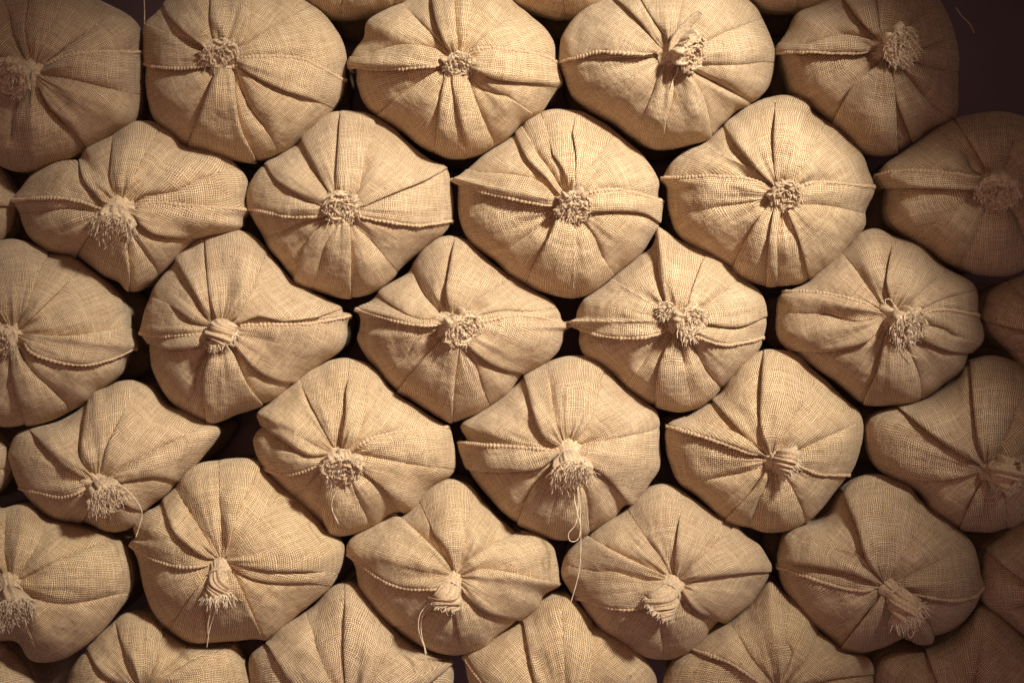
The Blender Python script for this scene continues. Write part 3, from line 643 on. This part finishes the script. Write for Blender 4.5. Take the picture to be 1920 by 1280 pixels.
sack('burlap sack right of the peaked one, ragged knot with loose curling threads', (1670, 592),
 [(1615, 437), (1642, 430), (1677, 442), (1725, 462), (1752, 487), (1790, 512), (1822, 532), (1833, 553), (1835, 590), (1842, 616), (1840, 640), (1815, 661), (1805, 692), (1777, 718), (1735, 746), (1715, 753), (1680, 758), (1620, 756), (1590, 737), (1560, 711), (1527, 686), (1490, 661), (1462, 635), (1455, 602), (1459, 565), (1471, 547), (1513, 531), (1545, 502), (1580, 475), (1600, 452)],
 [('R', .75, [(1672, 567), (1665, 527), (1672, 480)]), ('c', .35, [(1700, 575), (1735, 540), (1765, 515)]), ('c', .45, [(1715, 586), (1765, 562), (1800, 552)]), ('D', .25, [(1718, 593), (1765, 581), (1834, 592)], 1),
  ('D', .45, [(1650, 584), (1615, 568), (1552, 553), (1502, 549), (1472, 549)], 1), ('c', .6, [(1640, 598), (1600, 603), (1550, 588)]), ('U', .9, [(1650, 608), (1620, 640), (1552, 656), (1490, 655)]), ('R', .9, [(1665, 620), (1655, 665), (1645, 705), (1625, 745)]),
  ('U', .75, [(1720, 632), (1780, 655), (1828, 657)]), ('c', .8, [(1725, 606), (1765, 616), (1785, 628)]), ('c', .4, [(1700, 650), (1722, 700), (1728, 748)])],
 tuft=dict(tip=(1704, 612), r=33, len=38, fib=240, flen=15, strips=6), threads=[[(1710, 630), (1694, 645), (1700, 660), (1718, 670)], [(1675, 585), (1662, 572), (1660, 562), (1670, 562), (1680, 578)]])
sack('dark burlap sack half out of frame at the right edge, middle height', (1975, 620),
 [(1852, 552), (1870, 535), (1902, 520), (1960, 510), (2040, 520), (2100, 570), (2110, 640), (2060, 720), (1980, 740), (1925, 705), (1890, 662), (1862, 632), (1842, 600), (1845, 575)],
 [('U', .9, [(1955, 620), (1900, 612), (1842, 596)]), ('c', .4, [(1960, 600), (1920, 560), (1890, 530)]), ('c', .4, [(1960, 640), (1920, 660), (1890, 660)])], y0=0.03)

# --- fourth row
sack('dim sliver of a sack at the left edge, beside the sack with bushy low knot', (-140, 870), ell(-140, 870, 160, 100, seed=6), [('c', .5, [(-100, 870), (10, 880)])], y0=0.04)
sack('burlap sack at left, bushy knot near its bottom with one long stray thread', (182, 902),
 [(178, 734), (200, 728), (222, 717), (250, 713), (282, 725), (305, 750), (323, 764), (345, 771), (375, 786), (409, 803), (396, 832), (378, 853), (350, 885), (328, 907), (303, 932), (273, 953), (250, 984), (214, 998), (192, 994), (172, 983), (143, 977), (116, 975), (82, 960), (53, 935), (32, 907), (18, 868), (15, 843), (28, 814), (64, 798), (107, 788), (145, 770), (166, 750)],
 [('U', 1, [(162, 896), (118, 868), (71, 818)]), ('R', 1, [(170, 885), (154, 843), (170, 742)]), ('R', .35, [(190, 880), (202, 836), (225, 790)]), ('c', .45, [(215, 890), (270, 855), (320, 830)]), ('U', .8, [(225, 902), (290, 891), (335, 903)]),
  ('U', .55, [(160, 915), (118, 929), (71, 920), (33, 912)], 1), ('L', .9, [(172, 935), (160, 960), (150, 976)]), ('U', 1, [(215, 928), (250, 950), (275, 954)]), ('c', .5, [(195, 940), (200, 965), (205, 992)])],
 tuft=dict(tip=(200, 934), r=32, len=40, fib=270, flen=14), threads=[[(222, 905), (245, 925), (262, 948), (266, 968), (255, 1006)]])
sack('burlap sack with an overhanging upper flap and a coiled knot with short curved thread', (638, 856),
 [(598, 688), (622, 676), (652, 671), (682, 678), (706, 695), (728, 722), (754, 745), (791, 769), (815, 783), (842, 801), (849, 833), (852, 868), (845, 890), (815, 909), (797, 924), (778, 953), (763, 960), (738, 964), (706, 983), (670, 997), (622, 1005), (611, 994), (591, 972), (563, 947), (527, 908), (493, 869), (478, 833), (482, 812), (493, 796), (486, 776), (513, 751), (549, 719), (574, 697)],
 [('U', 1.2, [(610, 850), (575, 848), (538, 826), (497, 796)]), ('R', .35, [(622, 835), (610, 808), (577, 744)]), ('R', .55, [(640, 830), (649, 782), (650, 735)]), ('L', .45, [(660, 835), (681, 785), (686, 720)]),
  ('D', .5, [(668, 842), (699, 823), (741, 813), (806, 803), (845, 803)], 1), ('c', .45, [(672, 850), (724, 861), (770, 870)]), ('U', .7, [(608, 862), (577, 878), (538, 886), (500, 875)], 1), ('R', .9, [(612, 885), (604, 940), (615, 1000)]),
  ('c', .6, [(605, 875), (580, 905), (560, 925)]), ('R', .6, [(668, 872), (720, 915), (752, 956)])],
 tuft=dict(tip=(641, 880), r=36, len=36, fib=230, flen=11, strips=8), threads=[[(635, 915), (624, 935), (623, 955), (634, 980)]])
sack('palest burlap sack near the centre, stringy knot with hanging loop and very long thread', (1062, 842),
 [(984, 701), (1020, 682), (1052, 671), (1085, 668), (1118, 675), (1140, 694), (1165, 722), (1207, 751), (1231, 772), (1238, 804), (1238, 840), (1234, 876), (1215, 904), (1203, 926), (1188, 947), (1170, 951), (1141, 979), (1113, 997), (1088, 1010), (1052, 1014), (1022, 1009), (999, 997), (974, 982), (938, 954), (904, 921), (881, 890), (866, 861), (857, 831), (872, 824), (863, 797), (891, 776), (927, 754), (963, 722)],
 [('R', .9, [(1042, 833), (1013, 804), (985, 706)]), ('L', .35, [(1052, 820), (1038, 779), (1031, 720)]), ('L', .45, [(1078, 825), (1106, 786), (1128, 705)]), ('c', .55, [(1090, 838), (1141, 824), (1213, 811), (1235, 803)]),
  ('U', .75, [(1088, 860), (1141, 895), (1180, 942)]), ('D', .4, [(1035, 844), (963, 839), (909, 836), (859, 831)], 1), ('U', 1, [(1035, 858), (1005, 877), (963, 881), (891, 880), (872, 874)]), ('R', .9, [(1042, 880), (1002, 915), (974, 980)]),
  ('c', .4, [(1075, 880), (1100, 930), (1105, 990)])],
 tuft=dict(tip=(1072, 885), r=32, len=40, fib=320, flen=19, strips=6), threads=[[(1082, 905), (1084, 940), (1080, 980), (1066, 1000), (1070, 1014), (1084, 1010), (1088, 985), (1078, 940), (1076, 910)], [(1084, 905), (1088, 960), (1089, 1030), (1086, 1070), (1076, 1110), (1068, 1135)]])
sack('burlap sack with a dark inner fold at upper left and a stubby banded knot', (1447, 862),
 [(1393, 680), (1414, 664), (1440, 656), (1472, 658), (1500, 668), (1520, 688), (1545, 708), (1580, 744), (1611, 773), (1619, 812), (1614, 841), (1596, 884), (1564, 923), (1536, 958), (1504, 984), (1464, 997), (1429, 996), (1400, 987), (1364, 976), (1343, 958), (1307, 930), (1271, 905), (1252, 866), (1246, 830), (1252, 797), (1290, 779), (1325, 758), (1354, 737), (1370, 712)],
 [('R', 1.1, [(1441, 840), (1429, 787), (1434, 680)]), ('U', 1, [(1432, 846), (1386, 800), (1342, 752)]), ('c', .45, [(1462, 830), (1482, 790), (1500, 765)]), ('c', .55, [(1495, 845), (1540, 824), (1575, 808)]), ('U', .5, [(1500, 872), (1539, 887), (1600, 888)], 1),
  ('U', .85, [(1430, 855), (1379, 836), (1325, 817), (1254, 797)], 1), ('D', .5, [(1428, 848), (1379, 812), (1300, 789)]), ('c', .5, [(1435, 868), (1414, 880), (1343, 895)]), ('R', .75, [(1440, 880), (1412, 922), (1362, 975)]),
  ('c', .5, [(1448, 885), (1425, 930), (1411, 970)]), ('c', .35, [(1470, 885), (1500, 945), (1510, 975)])],
 tuft=dict(tip=(1480, 868), r=27, len=40, fib=190, flen=12, kind='tube', strips=4))
sack('burlap sack at the right edge with a torn cuff of cloth for a knot', (1850, 884),
 [(1790, 715), (1812, 682), (1850, 667), (1890, 671), (1930, 690), (1970, 730), (1990, 800), (1985, 870), (1960, 940), (1910, 985), (1883, 990), (1850, 997), (1808, 994), (1783, 980), (1747, 958), (1711, 916), (1668, 894), (1641, 866), (1625, 823), (1630, 785), (1668, 765), (1725, 754), (1763, 734)],
 [('U', 1.05, [(1835, 868), (1761, 820), (1692, 764)]), ('R', .9, [(1845, 860), (1833, 805), (1822, 685)]), ('U', .9, [(1830, 886), (1761, 898), (1705, 896)]), ('R', .7, [(1842, 905), (1826, 937), (1804, 985)]), ('L', .45, [(1872, 915), (1884, 980)]), ('c', .7, [(1872, 845), (1885, 815), (1895, 790)])],
 tuft=dict(tip=(1888, 888), r=32, len=44, fib=120, flen=11, kind='tube', strips=7), y0=0.01)

# --- fifth row
sack('dim burlap sack at lower left, fibrous tuft hanging at the picture edge', (20, 1094),
 [(0, 953), (39, 945), (64, 953), (89, 971), (143, 987), (214, 1012), (232, 1037), (243, 1073), (243, 1110), (222, 1144), (193, 1180), (164, 1207), (125, 1234), (86, 1242), (54, 1234), (32, 1202), (-10, 1200), (-70, 1180), (-130, 1120), (-150, 1050), (-110, 980), (-50, 953)],
 [('c', .45, [(45, 1085), (80, 1066), (143, 1034), (212, 1010)]), ('c', .45, [(50, 1115), (100, 1130), (143, 1130), (232, 1112)]), ('c', .4, [(15, 1070), (8, 1030), (10, 980)]), ('c', .3, [(35, 1080), (70, 1020), (90, 985)])],
 tuft=dict(tip=(24, 1140), r=33, len=40, fib=330, flen=20))
sack('burlap sack at lower left with a narrow tied neck and large smooth panel above', (414, 1050),
 [(252, 984), (272, 960), (291, 950), (310, 935), (327, 915), (345, 888), (372, 872), (400, 863), (440, 858), (477, 862), (501, 880), (533, 912), (570, 946), (609, 990), (628, 1007), (641, 1017), (646, 1037), (641, 1063), (620, 1101), (584, 1132), (541, 1168), (511, 1192), (496, 1201), (478, 1196), (434, 1200), (388, 1204), (345, 1198), (306, 1173), (284, 1137), (270, 1094), (260, 1051), (247, 1019), (256, 1007)],
 [('R', 1.15, [(388, 1045), (332, 1000), (309, 938)]), ('L', .55, [(424, 1035), (449, 951), (489, 874)]), ('r', .35, [(438, 1037), (490, 968), (528, 925)]), ('U', .65, [(445, 1056), (506, 1068), (577, 1069)]), ('U', .55, [(445, 1068), (477, 1084), (524, 1091), (582, 1090)]),
  ('L', .8, [(438, 1080), (461, 1130), (488, 1196)]), ('U', .6, [(385, 1058), (345, 1060), (299, 1050), (248, 1020)], 1), ('R', .45, [(390, 1078), (363, 1114), (325, 1172)]), ('c', .55, [(400, 1090), (385, 1135), (388, 1192)]), ('c', .35, [(425, 1030), (418, 990), (412, 940)])],
 tuft=dict(tip=(410, 1112), r=22, len=34, fib=210, flen=19, kind='tube', strips=3), threads=[[(410, 1128), (402, 1150), (393, 1180), (388, 1212)], [(404, 1125), (396, 1145), (390, 1170), (391, 1195)]])
sack('burlap sack with four big lobes, tubular neck and two thin threads hanging at its left', (853, 1080),
 [(774, 955), (799, 921), (820, 904), (843, 897), (881, 910), (906, 939), (941, 974), (972, 997), (1005, 1005), (1031, 1024), (1041, 1049), (1047, 1078), (1048, 1096), (1018, 1114), (1006, 1139), (979, 1156), (957, 1169), (924, 1192), (904, 1214), (870, 1227), (841, 1228), (806, 1218), (770, 1197), (731, 1172), (699, 1137), (674, 1103), (665, 1064), (651, 1035), (660, 1007), (691, 988), (732, 969), (754, 968)],
 [('L', .95, [(842, 1062), (813, 1031), (774, 994), (742, 967)]), ('R', .55, [(850, 1058), (838, 1028), (815, 1000)]), ('D', .9, [(872, 1060), (924, 1022), (976, 1000)]), ('D', .7, [(878, 1076), (905, 1068), (951, 1074), (1044, 1095)]),
  ('U', 1.1, [(872, 1108), (912, 1144), (975, 1158)]), ('R', .5, [(856, 1115), (855, 1150), (864, 1198)]), ('U', .9, [(830, 1100), (760, 1099), (709, 1078), (658, 1037)], 1), ('U', .4, [(835, 1115), (780, 1165), (733, 1174)]), ('c', .3, [(862, 1050), (872, 1010), (880, 960)])],
 tuft=dict(tip=(834, 1132), r=27, len=36, fib=90, flen=9, kind='tube', strips=4), threads=[[(805, 1130), (788, 1150), (785, 1180), (796, 1215), (798, 1240)], [(806, 1135), (792, 1155), (790, 1185), (800, 1225)]])
sack('burlap sack with a thick neck bent down left, ending in a hollow frayed mouth', (1266, 1090),
 [(1102, 1005), (1127, 984), (1170, 959), (1199, 931), (1222, 913), (1249, 907), (1277, 919), (1308, 941), (1341, 965), (1374, 983), (1399, 1005), (1422, 1022), (1434, 1041), (1447, 1066), (1435, 1097), (1406, 1133), (1365, 1164), (1347, 1168), (1333, 1181), (1313, 1206), (1284, 1228), (1249, 1237), (1213, 1233), (1177, 1217), (1141, 1192), (1116, 1164), (1091, 1135), (1063, 1101), (1051, 1074), (1062, 1041), (1083, 1019)],
 [('D', .8, [(1240, 1078), (1163, 1042), (1102, 1008)]), ('D', .6, [(1240, 1088), (1210, 1090), (1156, 1074)]), ('c', .35, [(1255, 1068), (1237, 1040), (1220, 1020)]), ('R', .55, [(1266, 1066), (1270, 1020), (1274, 985)]), ('D', .7, [(1282, 1074), (1324, 1038), (1378, 989)]),
  ('U', .6, [(1292, 1090), (1330, 1080), (1399, 1072), (1444, 1070)]), ('U', 1.1, [(1282, 1112), (1310, 1143), (1358, 1164)]), ('U', .8, [(1232, 1118), (1195, 1138), (1145, 1136), (1088, 1118)], 1), ('c', .4, [(1250, 1125), (1240, 1170), (1245, 1215)])],
 tuft=dict(tip=(1234, 1140), r=30, len=46, fib=190, flen=10, kind='tube', strips=3))
sack('burlap sack at lower right, its curled neck ending in a loose looped fringe', (1660, 1098),
 [(1590, 907), (1611, 893), (1633, 888), (1663, 893), (1704, 911), (1722, 933), (1747, 957), (1790, 988), (1819, 1011), (1833, 1043), (1838, 1079), (1843, 1096), (1832, 1129), (1808, 1162), (1779, 1183), (1752, 1192), (1744, 1204), (1720, 1206), (1696, 1196), (1654, 1211), (1619, 1220), (1579, 1218), (1561, 1200), (1533, 1175), (1497, 1136), (1469, 1100), (1461, 1061), (1464, 1036), (1472, 1007), (1494, 989), (1533, 981), (1558, 961), (1573, 929)],
 [('R', 1.15, [(1652, 1085), (1626, 1043), (1611, 989), (1588, 935)]), ('U', 1.0, [(1640, 1094), (1612, 1076), (1570, 1066), (1480, 1052)]), ('r', .45, [(1640, 1080), (1605, 1038), (1511, 1018)]), ('U', .3, [(1642, 1104), (1600, 1104), (1545, 1090), (1475, 1066)], 1),
  ('c', .35, [(1690, 1090), (1720, 1072), (1760, 1050)]), ('U', .55, [(1698, 1108), (1779, 1122), (1826, 1115), (1841, 1098)], 1), ('R', 1, [(1652, 1120), (1626, 1157), (1578, 1217)]), ('R', .5, [(1678, 1135), (1688, 1165), (1697, 1192)]), ('L', .7, [(1700, 1130), (1735, 1165), (1749, 1195)])],
 tuft=dict(tip=(1700, 1142), r=26, len=40, fib=230, flen=22, kind='tube', strips=3), threads=[[(1705, 1165), (1702, 1185), (1708, 1195), (1716, 1180)]])
sack('dark burlap sack cut by the right edge, lower right above the bottom row', (1980, 1110),
 [(1872, 1007), (1890, 989), (1920, 970), (1970, 960), (2040, 990), (2080, 1080), (2060, 1160), (2000, 1200), (1950, 1200), (1920, 1186), (1886, 1164), (1848, 1130), (1840, 1080), (1843, 1036), (1856, 1020)],
 [('U', 1, [(1955, 1105), (1915, 1080), (1858, 1036)]), ('c', .4, [(1955, 1120), (1900, 1140)])], y0=0.03)

# --- bottom row
sack('dark sliver of a sack in the bottom left corner under the hanging tuft', (-60, 1300), ell(-62, 1298, 128, 112, seed=8), [('c', .5, [(-40, 1280), (20, 1215)])], y0=0.06)
sack('shaded burlap sack at the bottom edge with narrow pleats at its crown, leftmost there', (268, 1300),
 [(251, 1147), (228, 1153), (200, 1178), (164, 1214), (143, 1239), (130, 1266), (125, 1305), (150, 1360), (220, 1400), (300, 1405), (380, 1390), (440, 1350), (470, 1305), (462, 1256), (436, 1215), (393, 1212), (352, 1206), (307, 1180), (284, 1156)],
 [('R', .5, [(262, 1285), (243, 1240), (224, 1185)]), ('L', .5, [(275, 1280), (297, 1220), (303, 1180)]), ('c', .5, [(285, 1283), (325, 1240), (352, 1210)]), ('D', .8, [(292, 1287), (357, 1242), (432, 1215)]), ('R', .9, [(248, 1288), (195, 1262), (166, 1216)])], y0=0.02)
sack('shaded burlap sack at the bottom edge with a tall crown and fin-like right tip', (655, 1335),
 [(647, 1092), (619, 1103), (583, 1139), (529, 1178), (508, 1203), (486, 1214), (469, 1231), (468, 1264), (478, 1310), (520, 1380), (640, 1410), (760, 1390), (830, 1330), (852, 1275), (850, 1238), (832, 1240), (815, 1228), (776, 1210), (733, 1174), (704, 1142), (683, 1114), (665, 1096)],
 [('R', 1, [(600, 1318), (545, 1275), (508, 1210)]), ('R', .55, [(652, 1305), (646, 1220), (648, 1150)]), ('c', .4, [(635, 1305), (600, 1235), (585, 1180)]), ('U', .9, [(700, 1315), (790, 1285), (849, 1240)])], y0=0.02)
sack('shaded burlap sack at the middle of the bottom edge with a broad flat panel', (1062, 1345),
 [(1036, 1113), (1011, 1126), (983, 1156), (940, 1181), (904, 1206), (874, 1226), (876, 1256), (895, 1310), (940, 1370), (1040, 1410), (1140, 1400), (1210, 1350), (1232, 1290), (1226, 1256), (1197, 1221), (1154, 1192), (1119, 1174), (1108, 1160), (1090, 1139), (1066, 1116)],
 [('R', .8, [(1035, 1325), (1006, 1278), (985, 1170)]), ('L', .35, [(1085, 1320), (1104, 1268), (1109, 1180)]), ('U', .9, [(1000, 1330), (930, 1300), (874, 1230)], 1)], y0=0.02)
sack('burlap sack at the bottom edge with a hooked pinch and a diagonal braided seam', (1462, 1298),
 [(1446, 1091), (1429, 1106), (1400, 1142), (1361, 1171), (1332, 1189), (1300, 1214), (1259, 1250), (1245, 1300), (1280, 1370), (1360, 1410), (1460, 1420), (1560, 1400), (1625, 1340), (1637, 1271), (1629, 1233), (1588, 1221), (1557, 1199), (1530, 1171), (1524, 1153), (1504, 1131), (1469, 1109)],
 [('U', .9, [(1440, 1285), (1415, 1268), (1371, 1239), (1300, 1214)], 1), ('L', 1, [(1463, 1272), (1480, 1224), (1472, 1205)]), ('U', .6, [(1495, 1288), (1560, 1270), (1635, 1262)]), ('c', .6, [(1445, 1275), (1410, 1235), (1390, 1200)]), ('c', .4, [(1480, 1270), (1520, 1220), (1535, 1185)])], y0=0.0)
sack('dark plain-crowned burlap sack in the bottom right corner', (1800, 1345),
 [(1836, 1135), (1815, 1160), (1783, 1192), (1736, 1217), (1672, 1221), (1643, 1246), (1640, 1300), (1690, 1380), (1800, 1410), (1920, 1390), (1990, 1310), (1980, 1240), (1920, 1190), (1883, 1160), (1856, 1138)],
 [('R', 1, [(1780, 1322), (1760, 1275), (1738, 1215)]), ('c', .5, [(1820, 1310), (1830, 1260), (1840, 1200)])], y0=0.04)

for n, (label, k, out, folds, kw) in enumerate(SK):
    pr = random.Random(n); build_sack(n, label, k, out, folds, pitch=pr.choice([2.8, 3.0, 3.1, 3.4]), **kw)

# a stray thread in the dark corner and a string between two sacks
for lab, pts, d in (('pale curved thread hanging in the dark top right corner', [(1793, 15), (1803, 30), (1817, 44), (1827, 62)], 3.25), ('thin straight string dropping between the two leftmost sacks of the top row', [(269, -60), (270, -10), (271, 20), (271, 48)], 3.22)):
    p = catmull(pts, 8, closed=False); P3 = unproj(p[:, 0], p[:, 1], np.full(len(p), d))
    VV, QQ = tube(P3, np.full(len(p), 1.0 * PX), 6)
    o = mesh_obj('loose_thread' if 'thread' in lab[:12] else 'hanging_string', VV, QQ, M_CORD)
    o['label'] = lab; o['category'] = 'thread' if 'thread' in lab[:12] else 'string'
